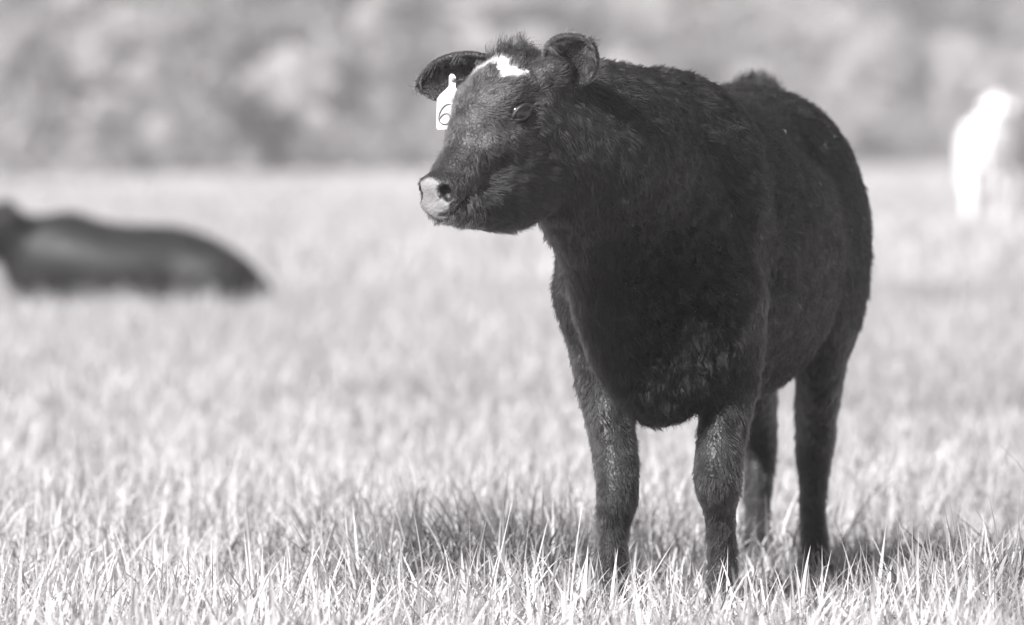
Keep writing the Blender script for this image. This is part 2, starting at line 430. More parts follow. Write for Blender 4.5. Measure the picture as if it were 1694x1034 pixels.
def build_calf_body():
    B = Body((-0.24, 10.35, 0.03), (0.82, 12.62, 1.24), 0.0052)
    # trunk
    sec = [(0.08, 0.70, 0.130, 0.240), (0.20, 0.715, 0.160, 0.290), (0.38, 0.725, 0.190, 0.300), (0.60, 0.720, 0.228, 0.300), (0.85, 0.715, 0.236, 0.300), (1.05, 0.770, 0.195, 0.270), (1.24, 0.825, 0.19, 0.20)]
    B.chain([bp(a[0], 0, a[1]) for a in sec], [a[2:] for a in sec], B_LAT, 0.05, 0)
    # withers ridge, backbone, hip bones, rump
    B.chain([bp(0.16, 0, 0.95), bp(0.30, 0, 0.96), bp(0.60, 0, 0.965), bp(0.95, 0, 0.995), bp(1.2, 0, 0.97)], [(0.07, 0.06)] * 2 + [(0.08, 0.05)] + [(0.1, 0.055)] * 2, B_LAT, 0.07, 0)
    for sd in (-1, 1):
        B.ell(bp(1.02, 0.105 * sd, 0.945), np.eye(3), (0.075, 0.09, 0.055), 0.07, 0)
        B.ell(bp(0.24, 0.108 * sd, 0.80), np.array([B_LAT, B_DIR, UP]), (0.080, 0.12, 0.20), 0.07, 0)      # shoulder blade
        B.ell(bp(0.11, 0.118 * sd, 0.66), np.eye(3), (0.080, 0.09, 0.11), 0.06, 0)      # point of shoulder
        B.ell(bp(1.10, 0.158 * sd, 0.72), np.array([B_LAT, B_DIR, UP]), (0.085, 0.16, 0.22), 0.07, 0)   # thigh
    # neck
    B.chain([hp(0.05, 0, -0.13), P(985, 245, 10.78), P(1043, 290, 10.97), bp(0.2, 0, 0.82)], [(0.10, 0.110), (0.138, 0.162), (0.155, 0.205), (0.18, 0.27)], B_LAT, 0.06, 1)
    B.chain([P(915, 140, 10.85), P(1005, 176, 11.02), bp(0.28, 0, 0.955)], [(0.05, 0.055), (0.06, 0.05), (0.07, 0.05)], B_LAT, 0.07, 1)
    # throat, dewlap and brisket ridge
    B.chain([P(945, 325, 10.74), P(995, 425, 10.86), P(1025, 530, 10.93), P(1062, 620, 10.94), P(1088, 676, 10.98)], [(0.055, 0.065), (0.064, 0.08), (0.078, 0.085), (0.068, 0.070), (0.036, 0.026)], B_LAT, 0.07, 3)
    B.ell(P(1122, 555, 11.00), np.eye(3), (0.112, 0.09, 0.145), 0.06, 3)
    LDU = np.array([B_LAT, B_DIR, UP])
    for sd in (-1, 1):
        B.cut(bp(0.415, 0.262 * sd, 0.72), LDU, (0.040, 0.030, 0.24), 0.05)      # hollow behind the shoulder
        B.cut(bp(0.075, 0.215 * sd, 0.86), LDU, (0.045, 0.035, 0.14), 0.05)      # neck to shoulder
        B.cut(bp(0.86, 0.215 * sd, 0.945), LDU, (0.060, 0.085, 0.045), 0.05)     # hollow in front of the hip
        B.cut(bp(0.92, 0.280 * sd, 0.60), LDU, (0.045, 0.030, 0.12), 0.05)       # flank in front of the thigh
    # forelegs
    L = [(985, 540, 11.16, .058, .085), (1004, 650, 11.14, .052, .062), (1013, 720, 11.10, .043, .050), (1021, 785, 11.06, .040, .043), (1021, 828, 11.05, .037, .041), (1014, 876, 11.06, .028, .032), (1014, 955, 11.05, .026, .030), (1016, 985, 11.03, .030, .036), (1018, 1014, 11.0, .026, .033)]
    B.chain([P(*q[:3]) for q in L], [q[3:] for q in L], B_LAT, 0.025, 4)
    R = [(1208, 500, 11.06, .070, .095), (1212, 610, 11.06, .054, .070), (1200, 690, 11.02, .046, .052), (1190, 755, 10.98, .045, .046), (1188, 802, 10.97, .042, .043), (1191, 850, 11.0, .028, .032), (1195, 930, 11.02, .026, .030), (1194, 975, 11.0, .030, .036), (1193, 1008, 10.97, .026, .033)]
    B.chain([P(*q[:3]) for q in R], [q[3:] for q in R], B_LAT, 0.025, 4)
    # hind legs
    HR = [(1368, 480, 11.98, .068, .15), (1360, 590, 11.97, .050, .095), (1352, 680, 12.10, .041, .055), (1348, 735, 12.16, .038, .052), (1346, 790, 12.15, .029, .034), (1345, 860, 12.13, .025, .028), (1348, 905, 12.12, .030, .034), (1352, 945, 12.08, .026, .033)]
    B.chain([P(*q[:3]) for q in HR], [q[3:] for q in HR], B_LAT, 0.03, 4)
    HL = [(1215, 480, 12.25, .075, .15), (1235, 600, 12.22, .055, .09), (1253, 690, 12.36, .040, .050), (1257, 745, 12.42, .035, .045), (1255, 800, 12.40, .028, .034), (1252, 870, 12.38, .024, .027), (1252, 905, 12.36, .029, .033), (1253, 930, 12.33, .025, .032)]
    B.chain([P(*q[:3]) for q in HL], [q[3:] for q in HL], B_LAT, 0.03, 4)
    # tail, flicked up over the rump and hanging behind
    B.chain([bp(1.26, -0.03, 0.97), bp(1.36, -0.03, 1.035), bp(1.41, -0.06, 1.060), bp(1.43, -0.11, 1.035), bp(1.45, -0.15, 0.97), bp(1.46, -0.16, 0.6)], [.045, .034, .026, .02, .017, .014], B_DIR, 0.03, 5)
    # head
    B.ell(hp(0.10, 0, -0.09), HA, (0.112, 0.080, 0.093), 0.03, 2)
    B.ell(hp(0.158, 0, -0.08), HA, (0.078, 0.058, 0.056), 0.03, 2)
    B.chain([hp(0.15, 0, -0.105), hp(0.25, 0, -0.122), hp(0.338, 0, -0.138)], [(0.066, 0.06), (0.052, 0.047), (0.043, 0.040)], H_N, 0.03, 2)
    B.ell(hp(0.337, 0, -0.120), HA, (0.027, 0.038, 0.026), 0.012, 2)
    B.ell(hp(0.336, 0, -0.145), HA, (0.029, 0.040, 0.024), 0.012, 2)
    B.ell(hp(0.320, 0, -0.150), HA, (0.040, 0.045, 0.028), 0.015, 2)
    B.cut(hp(0.4095, 0, -0.112), np.array([unit(H_F + 0.12 * H_U), H_N, unit(H_U - 0.12 * H_F)]), (0.05, 0.13, 0.13), 0.012)
    for sd in (-1, 1): B.ell(hp(0.334, 0.027 * sd, -0.128), HA, (0.026, 0.018, 0.022), 0.012, 2)
    B.chain([hp(0.340, 0, -0.160), hp(0.28, 0, -0.185), hp(0.20, 0, -0.205), hp(0.13, 0, -0.20)], [(0.036, 0.028), (0.046, 0.050), (0.056, 0.085), (0.06, 0.10)], H_N, 0.018, 2)
    for sd in (-1, 1):
        B.ell(hp(0.128, 0.054 * sd, -0.050), HA, (0.044, 0.026, 0.026), 0.02, 2)      # brow
        B.ell(hp(0.192, 0.050 * sd, -0.106), HA, (0.045, 0.024, 0.022), 0.02, 2)      # cheekbone
        B.ell(hp(0.152, 0.034 * sd, -0.19), HA, (0.074, 0.034, 0.086), 0.05, 2)      # jaw muscle
        B.ell(hp(0.03, 0.080 * sd, -0.06), HA, (0.035, 0.035, 0.035), 0.03, 2)        # ear base
    for sd in (-1, 1):
        B.cut(hp(0.265, 0.067 * sd, -0.142), HA, (0.045, 0.015, 0.022), 0.03)         # hollow of the cheek
        B.cut(hp(0.185, 0.088 * sd, -0.078), np.array([unit(H_F - 0.5 * H_U), H_N, unit(H_U + 0.5 * H_F)]), (0.040, 0.016, 0.010), 0.014)   # tear groove
        B.cut(hp(0.142, 0.096 * sd, -0.078), HA, (0.028, 0.016, 0.018), 0.014)        # eye socket
        B.cut(hp(0.353, 0.033 * sd, -0.123), np.array([unit(H_F + 0.5 * H_N * sd), unit(H_N * sd - 0.5 * H_F + 0.4 * H_U), unit(np.cross(unit(H_F + 0.5 * H_N * sd), unit(H_N * sd - 0.5 * H_F + 0.4 * H_U)))]), (0.019, 0.0125, 0.0175), 0.005)        # nostril
        B.cut(hp(0.375, 0.040 * sd, -0.166), np.array([unit(H_F - 0.25 * H_U), H_N, unit(H_U + 0.25 * H_F)]), (0.065, 0.03, 0.004), 0.005)   # mouth line
    return B.skin(3)

calf = empty('black_calf', tuple(bp(0.6, 0, 0)))
CV, CQ, CG = build_calf_body()
CN = normals_of(CV, CQ)
hl = hloc(CV)
is_head = CG == 2
EYES = [hp(0.142, 0.082, -0.078), hp(0.142, -0.082, -0.078)]

def blaze_mask(h):
    """white mark across the forehead: a ragged V-topped band"""
    mid = 0.093 + 0.012 * np.cos((h[:, 1] + 0.030) * 88) - 0.06 * h[:, 1]
    return (np.abs(h[:, 0] - mid) < 0.015 + 0.004 * np.sin(h[:, 1] * 330)) & (np.abs(h[:, 1] - 0.006) < 0.056) & (h[:, 2] > -0.07)

def nose_mask(h): return np.clip((h[:, 0] - 0.3495 - 0.12 * np.abs(h[:, 1]) + 0.20 * (h[:, 2] + 0.13)) / 0.004, 0, 1) * (h[:, 2] > -0.170) * (h[:, 0] > 0.3)

nose = nose_mask(hl) * is_head
ctone = np.full(len(CV), 0.012)
ctone = np.where(is_head & blaze_mask(hl), 0.6, ctone)
ctone = ctone + nose * 0.17
dn = np.min([np.linalg.norm((hl - np.array([0.353, 0.033 * s, -0.123])) * [0.6, 1, 1], axis=1) for s in (-1, 1)], axis=0)
ctone = np.where((dn < 0.0125) & is_head, 0.03, ctone)
me = mesh_np('calf_body', CV - np.array(calf.location), CQ)
set_attr(me, 'tone', ctone)
calf_body = bpy.data.objects.new('body', me); COL.objects.link(calf_body); me.materials.append(M_SKIN); calf_body.parent = calf
tag(calf, 'black calf with white forehead mark and numbered ear tag standing in front', 'calf')
print('calf body', len(CV), round(time.time() - T0, 1))

# ears: two cupped leaves of hide, closed meshes rooted in the head
def ear_shape(base, axis, facing, L, W, cup, fold=0.0, nu=22, nv=15, th=0.010):
    axis = unit(axis); facing = np.asarray(facing, float); facing = unit(facing - axis * facing.dot(axis)); side = np.cross(axis, facing)
    u = np.linspace(0, 1, nu)[:, None]; v = np.linspace(-1, 1, nv)[None]
    w = W * 0.5 * (0.42 + 0.58 * np.sin(np.pi * np.clip(u, 0, 1) ** 0.8 * 0.95 + 0.08)) * np.sqrt(np.clip(1 - np.maximum(0, (u - 0.62) / 0.38) ** 2.4, 0.0004, 1))
    ang = v * (cup + fold * (1 - u) * 1.2)
    sx = w * np.sin(ang) / np.maximum(np.sin(np.minimum(cup + fold * (1 - u) * 1.2, 1.5)), 0.3); fz = -w * np.cos(ang) * 0.9 + w * 0.5
    mid = base + axis * (u * L)[..., None] * 1.0 + facing * (0.10 * L * np.sin(u * 2.2))[..., None]
    pts = mid + side * sx[..., None] + facing * fz[..., None]
    outw = -(facing * np.cos(ang)[..., None]) + side * np.sin(ang)[..., None]
    outer = pts + outw * th * 0.5 * np.ones_like(w)[..., None]; inner = pts - outw * th * 0.5
    V = np.concatenate([inner.reshape(-1, 3), outer.reshape(-1, 3)])
    i = np.arange(nu * nv).reshape(nu, nv); o = i + nu * nv
    q = lambda m: np.stack([m[:-1, :-1], m[1:, :-1], m[1:, 1:], m[:-1, 1:]], -1).reshape(-1, 4)
    ring_i = np.concatenate([i[0, :], i[1:, -1], i[-1, -2::-1], i[-2:0:-1, 0]]); ring_o = ring_i + nu * nv
    rim = np.stack([ring_i, np.roll(ring_i, -1), np.roll(ring_o, -1), ring_o], 1)
    return V, np.concatenate([q(i), q(o)[:, ::-1], rim]), axis, facing, nu * nv

EARS = [ear_shape(hp(0.030, 0.074, -0.066), (0.62, -0.45, 0.60), (-0.15, -0.90, -0.35), 0.108, 0.104, 0.70, 0.25),
        ear_shape(hp(0.035, -0.070, -0.052), (-0.90, 0.42, -0.15), (-0.25, -0.85, -0.35), 0.165, 0.100, 0.80, 0.2)]
ear_obs = []
for V, Q, *_ in EARS:
    me = mesh_np('ear', V - np.array(calf.location), Q); set_attr(me, 'tone', np.full(len(V), 0.022)); me.materials.append(M_SKIN)
    o = bpy.data.objects.new('ear', me); COL.objects.link(o); o.parent = calf; ear_obs.append(o)

# ---- coat
def calf_coat(count):
    w = np.choose(CG, [1.0, 1.15, 2.6, 1.35, 1.6, 2.2]).astype(float)
    w *= 1 - nose; w = np.where((CG == 4) & (CV[:, 2] < 0.10), 0.15, w)
    ed = np.min([np.linalg.norm(CV - e, axis=1) for e in EYES], axis=0); w = np.where(ed < 0.0195, 0, w)
    w = np.where((dn < 0.016) & is_head, 0, w)
    p, n, g, vi = scatter(CV, CQ, CN, CG, count, w, RNG)
    h = hloc(p)
    flow = np.zeros_like(p); ln = np.zeros(len(p)); lift = np.zeros(len(p)); tf = np.zeros(len(p)); cu = np.zeros(len(p))
    s = (p - B_0) @ B_DIR
    tr = g == 0
    flow[tr] = B_DIR * 0.65 - UP * 0.75; ln[tr] = 0.017; lift[tr] = 0.38; tf[tr] = 0.40; cu[tr] = 0.25
    back = tr & (n[:, 2] > 0.4); lift[back] = 0.65; ln[back] = 0.018
    nk = g == 1
    flow[nk] = B_DIR * 0.5 + B_LAT * 0.15 - UP * 0.8; ln[nk] = 0.017; lift[nk] = 0.38; tf[nk] = 0.42; cu[nk] = 0.45
    c3 = g == 3; flow[c3] = -UP + B_LAT * 0.12; ln[c3] = 0.018; lift[c3] = 0.45; tf[c3] = 0.4; cu[c3] = 0.3
    sm = lambda v: np.clip(v, 0, 1) ** 2 * (3 - 2 * np.clip(v, 0, 1))
    trunkish = (g == 0) | (g == 1) | c3
    wc = sm((-n[:, 1] - 0.25) / 0.5) * sm((0.92 - p[:, 2]) / 0.22) * sm((0.34 - s) / 0.14) * sm((p[:, 0] - 0.17) / 0.06) * trunkish
    wc *= np.clip(0.75 + 0.5 * NV1(p, 0.11)[:, 1], 0.2, 1)
    rz = np.exp(-((s - 0.34 - 0.03 * np.sin(p[:, 2] * 40)) / 0.045) ** 2) * sm((p[:, 2] - 0.45) / 0.15) * sm((1.0 - p[:, 2]) / 0.15) * sm(((p - B_0) @ B_LAT - 0.08) / 0.06) * trunkish
    wv = np.maximum(wc, rz)
    ln += wv * 0.018; lift += wv * 0.30; tf += wv * 0.3; cu += wv * 1.5
    flow += wv[:, None] * (-UP * 0.6)
    lg = g == 4
    flow[lg] = -UP + B_DIR * 0.15; ln[lg] = 0.014; lift[lg] = 0.45; tf[lg] = 0.4; cu[lg] = 0.25
    tl = g == 5
    flow[tl] = UP * 0.5 + B_LAT * 0.5; ln[tl] = 0.030; lift[tl] = 0.55; tf[tl] = 1.6; cu[tl] = 0.5
    down = tl & (p[:, 2] < 1.0); flow[down] = -UP; lift[down] = 0.3
    hd = g == 2
    rad = (h - np.array([0.195, 0.0, -0.05])); rad = rad @ HA
    chk = np.clip((-h[:, 2] - 0.10) / 0.06, 0, 1)[:, None] * np.clip((0.30 - h[:, 0]) / 0.06, 0, 1)[:, None]
    back_f = -H_F * 0.75 - H_U * 0.55
    fl = rad / (np.linalg.norm(rad, axis=1, keepdims=True) + 1e-6) * (1 - chk) + back_f * chk
    flow[hd] = fl[hd]; ln[hd] = (0.011 + 0.004 * chk[:, 0])[hd]; lift[hd] = 0.42; tf[hd] = 0.38; cu[hd] = 0.3
    poll = hd & (h[:, 0] + 0.55 * (h[:, 2] + 0.02) < 0.056) & (h[:, 2] > -0.09) & (np.abs(h[:, 1] + 0.008) < 0.048)
    flow[poll] = H_U * 0.6 - H_F * 0.7; ln[poll] = 0.038; lift[poll] = 0.9; tf[poll] = 0.8; cu[poll] = 1.5
    mz = hd & (h[:, 0] > 0.30); ln[mz] = 0.007; lift[mz] = 0.35
    chin = hd & (h[:, 0] > 0.29) & (h[:, 2] < -0.155)
    ln[chin] = 0.012; lift[chin] = 0.7
    ln *= RNG.uniform(0.55, 1.25, len(p)) * (1 + 0.35 * NV1(p, 0.06)[:, 0])
    near_eye = np.min([np.linalg.norm(p - e, axis=1) for e in EYES], axis=0); ln = np.where(near_eye < 0.03, ln * 0.5, ln)
    pts = grow(p, n, flow, ln, lift, tf, cu, 0.016, 6)
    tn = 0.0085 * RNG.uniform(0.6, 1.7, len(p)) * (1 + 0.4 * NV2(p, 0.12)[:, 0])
    tn = np.where(hd & ~poll, tn * (2.2 + 4.0 * sm((h[:, 2] + 0.21) / 0.13) * sm((h[:, 0] - 0.02) / 0.10)), tn); tn = np.where(trunkish, tn * (1 + 1.2 * sm((0.42 - np.linalg.norm(h - np.array([0.12, 0, -0.12]), axis=1)) / 0.25)), tn); tn = np.where(trunkish, tn * 0.42 * (1 - 0.2 * wv), tn)  # light put into hair tone: face top paler as if sunlit, jaw darker as shade
    tn = np.where(hd, tn, tn * (1 + 1.0 * sm((0.52 - p[:, 2]) / 0.22) * (1 - wc) + 1.6 * sm((0.19 - p[:, 0]) / 0.06) * (p[:, 1] < 11.4)))  # lower legs and left chest edge toned paler to mimic sun striking them
    bz = hd & blaze_mask(h + RNG.normal(0, 0.0042, h.shape)); tn = np.where(bz, RNG.uniform(0.75, 0.9, len(p)), tn)
    gz_ = chin & (RNG.uniform(0, 1, len(p)) < 0.45); tn = np.where(gz_, RNG.uniform(0.2, 0.5, len(p)), tn)
    rad_ = np.where(hd, 0.00042, 0.00055) * RNG.uniform(0.7, 1.3, len(p))
    return pts, rad_, tn

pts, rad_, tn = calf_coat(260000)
ear_p, ear_t = [], []
for j, (V, Q, ax, fc, half) in enumerate(EARS):
    N = normals_of(V, Q); side = np.zeros(len(V), int); side[half:] = 1
    p, n, g, vi = scatter(V, Q, N, side, 9000, np.ones(len(V)), RNG)
    base = V[:half].reshape(22, 15, 3)[0].mean(0); u = (p - base) @ ax
    sd = np.cross(ax, fc); vv = (p - base) @ sd
    inner = g == 0
    fl = np.where(inner[:, None], ax * 0.5 + np.outer(np.sign(-vv), sd) * 0.5 + fc * 0.4, ax)
    rimm = np.abs(vv) > 0.030
    ln = np.where(inner, 0.019, 0.013) * RNG.uniform(0.5, 1.3, len(p)); ln = np.where(rimm, ln * 1.3, ln)
    ear_p.append(grow(p, n, fl + np.zeros_like(p), ln, np.where(inner, 0.6, 0.5), 0.5, 0.4, 0.016, 6))
    ear_t.append(np.where(inner & (RNG.uniform(0, 1, len(p)) < 0.3), 0.12, 0.03) * RNG.uniform(0.6, 1.5, len(p)))
ep = np.concatenate(ear_p); et = np.concatenate(ear_t)
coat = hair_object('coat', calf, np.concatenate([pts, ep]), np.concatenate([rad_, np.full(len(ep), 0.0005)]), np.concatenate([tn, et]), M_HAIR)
print('coat', round(time.time() - T0, 1))

# ---- eyes: ball, lids, lashes
def tube(path, radii, ns=8, closed=False):
    path = np.asarray(path, float); radii = np.broadcast_to(np.asarray(radii, float), len(path)); V = []; n = len(path)
    for i in range(n):
        a = path[(i - 1) % n] if (closed or i) else path[0]; b = path[(i + 1) % n] if (closed or i < n - 1) else path[-1]
        w = unit(b - a); u = unit(np.cross(w, (0.31, 0.2, 0.93))); v = np.cross(w, u)
        t = np.linspace(0, 2 * np.pi, ns, endpoint=False)
        V.append(path[i] + radii[i] * (np.cos(t)[:, None] * u + np.sin(t)[:, None] * v))
    V = np.concatenate(V); F = []
    for i in range(n if closed else n - 1):
        for k in range(ns):
            F.append((i * ns + k, i * ns + (k + 1) % ns, ((i + 1) % n) * ns + (k + 1) % ns, ((i + 1) % n) * ns + k))
    F = np.array(F)
    caps = [] if closed else [np.array([list(range(ns))[::-1]]), np.array([[(n - 1) * ns + k for k in range(ns)]])]
    return V, [F] + caps

def part(name, V, F, parent, mat, smooth=True):
    root = parent
    while root.parent is not None: root = root.parent
    me = mesh_np(name, np.asarray(V) - np.array(root.location), F, smooth); me.materials.append(mat)
    o = bpy.data.objects.new(name, me); COL.objects.link(o); o.parent = parent
    return o

def ball(c, A, r, nu=24, nv=16):
    th = np.linspace(0, np.pi, nv)[:, None]; ph = np.linspace(0, 2 * np.pi, nu, endpoint=False)[None]
    d = np.stack([np.sin(th) * np.cos(ph), np.sin(th) * np.sin(ph), np.cos(th) + 0 * ph], -1).reshape(-1, 3) * np.asarray(r)
    V = np.asarray(c) + d @ np.asarray(A); i = np.arange(nu * nv).reshape(nv, nu)
    F = np.stack([i[:-1], np.roll(i, -1, 1)[:-1], np.roll(i, -1, 1)[1:], i[1:]], -1).reshape(-1, 4)
    return V, F[:, ::-1]

for sd in (1, -1):
    ec = hp(0.142, 0.0695 * sd, -0.078)
    on = unit(H_N * sd + H_F * 0.25 + H_U * 0.12); ea = unit(H_F - on * H_F.dot(on)); eu = np.cross(on, ea); eu = eu if eu[2] > 0 else -eu
    eye = part('eye', *ball(ec, np.array([ea, on, eu]), (0.0235, 0.0210, 0.0215)), calf, M_EYE)
    t = np.linspace(0, 2 * np.pi, 28, endpoint=False)
    rim = np.stack([ec + on * (0.0175 - 0.006 * np.cos(a) ** 2) + ea * 0.0215 * np.cos(a) + eu * (0.0125 if np.sin(a) > 0 else 0.0105) * np.sin(a) * (1 - 0.25 * np.cos(a) ** 2) for a in t])
    part('eyelid', *tube(rim, [0.0034 if np.sin(a) > 0 else 0.0024 for a in t], 8, True), calf, M_LID)
    q = []
    for a in np.linspace(0.5, 2.7, 26):
        r0 = ec + on * 0.020 + ea * 0.0165 * np.cos(a) + eu * 0.0105 * np.sin(a)
        d = unit(on * 0.8 + eu * 0.1 + ea * 0.5 * np.cos(a))
        q.append([r0, r0 + d * 0.007, r0 + d * 0.013 - UP * 0.003, r0 + d * 0.017 - UP * 0.005])
    hair_object('eyelashes', calf, np.array(q), np.full(len(q), 0.0004), np.full(len(q), 0.02), M_HAIR)

# ---- hooves: two claws to a foot
def claw(c, fwd, w, l, hgt):
    fwd = unit(fwd); sd = np.array([fwd[1], -fwd[0], 0]); V = []; ns = 12
    for z, k, sh in ((0.0, 1.0, 0.0), (0.35, 0.95, -0.05), (0.7, 0.85, -0.12), (1.0, 0.70, -0.2)):
        for a in np.linspace(0, 2 * np.pi, ns, endpoint=False):
            x = np.cos(a); y = np.sin(a)
            V.append(np.array(c) + fwd * (l * k * (x * (0.62 if x > 0 else 0.45)) + sh * l) + sd * w * 0.5 * k * y * (1 - 0.35 * max(0, x)) + UP * hgt * z)
    F = np.array([(i * ns + k, i * ns + (k + 1) % ns, (i + 1) * ns + (k + 1) % ns, (i + 1) * ns + k) for i in range(3) for k in range(ns)])
    return np.array(V), [F, np.array([range(3 * ns, 4 * ns)]), np.array([range(ns - 1, -1, -1)])]

for q in ((1018, 1014, 11.0), (1193, 1008, 10.97), (1352, 945, 12.08), (1253, 930, 12.33)):
    c = P(*q); fw = -B_DIR
    for sd in (-1, 1):
        part('hoof', *claw((c[0] + B_LAT[0] * 0.017 * sd, c[1] + B_LAT[1] * 0.017 * sd - 0.012, 0.0), fw + B_LAT * 0.15 * sd, 0.033, 0.085, 0.062), calf, M_HOOF)

# ---- bits of straw caught in the coat
tr_v = np.where((CG <= 1) & (CN[:, 1] < 0.2) & (CV[:, 2] > 0.45) & ((CV[:, 0] > 0.45) | (CV[:, 2] < 0.9)))[0]
sv, sf, so = [], [], 0
for i in RNG.choice(tr_v, 22, replace=False):
    c = CV[i] + CN[i] * 0.007; d = unit(np.cross(CN[i], RNG.normal(0, 1, 3)) + CN[i] * 0.2); l_ = RNG.uniform(0.002, 0.006)
    v, f = tube([c - d * l_, c + CN[i] * 0.002, c + d * l_], [0.0004, 0.0006, 0.0003], 5); sv.append(v); sf.append(f[0] + so); so += len(v)
tag(part('straw_flecks', np.concatenate(sv), np.concatenate(sf), calf, M_STRAW), kind='stuff')

# ---- ear tag with its hand-written 6
TAG_O = P(745, 172, 10.635); TX = unit((0.98, 0.18, 0.0)); TZ = unit((0.02, 0.03, 1.0)); TY = np.cross(TZ, TX)
def tag_pt(x, z, y=0.0): return TAG_O + TX * x + TZ * z + TY * y
k_ = 10.635 / F_PX
prof = [(-21, -42), (21, -42), (22.5, -39), (22.5, 4), (17, 16), (8, 27), (8, 44), (5, 49), (-0, 50), (-3, 46), (-3, 30), (-8, 24), (-18, 15), (-22.5, 8), (-22.5, -39)]
prof = [(a * k_, b * k_) for a, b in prof]; m_ = len(prof)
tv = [tag_pt(a, b, -0.001) for a, b in prof] + [tag_pt(a, b, 0.001) for a, b in prof]
tf_ = [np.array([range(m_)]), np.array([range(2 * m_ - 1, m_ - 1, -1)]), np.array([[i, i + m_, (i + 1) % m_ + m_, (i + 1) % m_] for i in range(m_)])]
ear_tag = part('ear_tag', tv, tf_, calf, M_TAG, False)
part('stud', *ball(tag_pt(4 * k_, 40 * k_, -0.002), np.array([TX, TY, TZ]), (0.0045, 0.003, 0.0045), 12, 8), ear_tag, M_INK)
six = [(8, 17), (2, 16), (-4, 11), (-8.5, 3), (-10, -5), (-8.5, -12), (-3, -16), (4, -15.5), (8.5, -10), (8.5, -3), (4, 1), (-2, 0.5), (-7, -4), (-9, -8)]
six = [tag_pt((a - 9.5) * k_, (b - 17) * k_, -0.0016) for a, b in six]
sp = []
for i in range(len(six) - 1):
    p0, p1, p2, p3 = six[max(i - 1, 0)], six[i], six[i + 1], six[min(i + 2, len(six) - 1)]
    for j in range(4):
        t = j / 4; sp.append(0.5 * (2 * p1 + (p2 - p0) * t + (2 * p0 - 5 * p1 + 4 * p2 - p3) * t * t + (3 * p1 - p0 - 3 * p2 + p3) * t ** 3))
part('numeral', *tube(sp, 0.0015, 6), ear_tag, M_INK)
print('calf done', round(time.time() - T0, 1))

# ------------------------------------------------------------------ the other cattle, out of focus in the field
def plain_body(B, root, tone_fn, name='body', smooth=3):
    V, Q, g = B.skin(smooth)
    me = mesh_np(name, V - np.array(root.location), Q); set_attr(me, 'tone', tone_fn(V)); me.materials.append(M_SKIN)
    o = bpy.data.objects.new(name, me); COL.objects.link(o); o.parent = root
    return V, Q

def coat_for(root, V, Q, count, ln, tn, rad=0.0012):
    N = normals_of(V, Q)
    p, n, g, vi = scatter(V, Q, N, np.zeros(len(V), int), count, np.ones(len(V)), RNG)
    pts = grow(p, n, np.tile(np.array([0.4, 0.2, -0.8]), (count, 1)), ln * RNG.uniform(0.6, 1.2, count), 0.5, 0.5, 0.3, 0.03, 4)
    hair_object('coat', root, pts, np.full(count, rad), tn * RNG.uniform(0.7, 1.3, count), M_HAIR)

def ear_part(root, base, axis, facing, L, W, tn):
    V, Q, *_ = ear_shape(np.asarray(base), axis, facing, L, W, 0.8, 0.2, 12, 9, 0.012)
    me = mesh_np('ear', V - np.array(root.location), Q); set_attr(me, 'tone', np.full(len(V), tn)); me.materials.append(M_SKIN)
    o = bpy.data.objects.new('ear', me); COL.objects.link(o); o.parent = root

# black cow lying down, left
YL = 30.0
lying = empty('lying_cow', (P(200, 500, YL)[0], YL, 0.0))
tag(lying, 'black cow lying down in the grass at the left edge', 'cow')
B = Body((-3.4, 29.0, 0.0), (-1.0, 31.2, 0.8), 0.016)
def pl(px, py, dy=0.0): return P(px, py, YL + dy)
B.chain([pl(60, 440), pl(110, 430), pl(190, 446), pl(290, 450), pl(365, 465), pl(428, 482, -.02)], [(.17, .20), (.24, .225), (.29, .235), (.27, .23), (.19, .17), (.07, .07)], (0, 1, 0), 0.05)
B.ell(pl(120, 405, 0.05), np.eye(3), (.14, .12, .13), 0.08)
B.ell(pl(300, 410, -0.08), np.eye(3), (.07, .12, .06), 0.05)
B.ell(pl(345, 460, -0.18), np.eye(3), (.20, .12, .15), 0.06)
B.chain([pl(110, 405), pl(55, 404, -.05), pl(0, 390, -.1)], [(.13, .16), (.11, .15), (.09, .13)], (0, 1, 0), 0.05)
B.chain([pl(8, 368, -.1), pl(-20, 382, -.14), pl(-70, 400, -.2)], [(.10, .11), (.10, .10), (.06, .06)], (0, 1, 0), 0.03)
B.chain([pl(120, 500, -.25), pl(60, 510, -.3), pl(20, 530, -.3), pl(90, 535, -.3)], [.07, .06, .045, .04], (0, 1, 0), 0.03)
B.chain([pl(340, 500, -.3), pl(260, 520, -.38), pl(320, 535, -.4)], [.09, .055, .045], (0, 1, 0), 0.03)
B.chain([pl(415, 470), pl(440, 490, .05), pl(470, 530, .05)], [.04, .03, .025], (0, 1, 0), 0.03)
LV, LQ = plain_body(B, lying, lambda V: np.full(len(V), 0.015))
coat_for(lying, LV, LQ, 30000, 0.025, 0.004)
ear_part(lying, pl(10, 354, -.15), (0.4, -0.7, 0.2), (-.5, -.7, 0), 0.16, 0.10, 0.03)
ear_part(lying, pl(0, 352, .02), (0.3, 0.8, 0.2), (-.7, -.5, 0), 0.16, 0.10, 0.03)

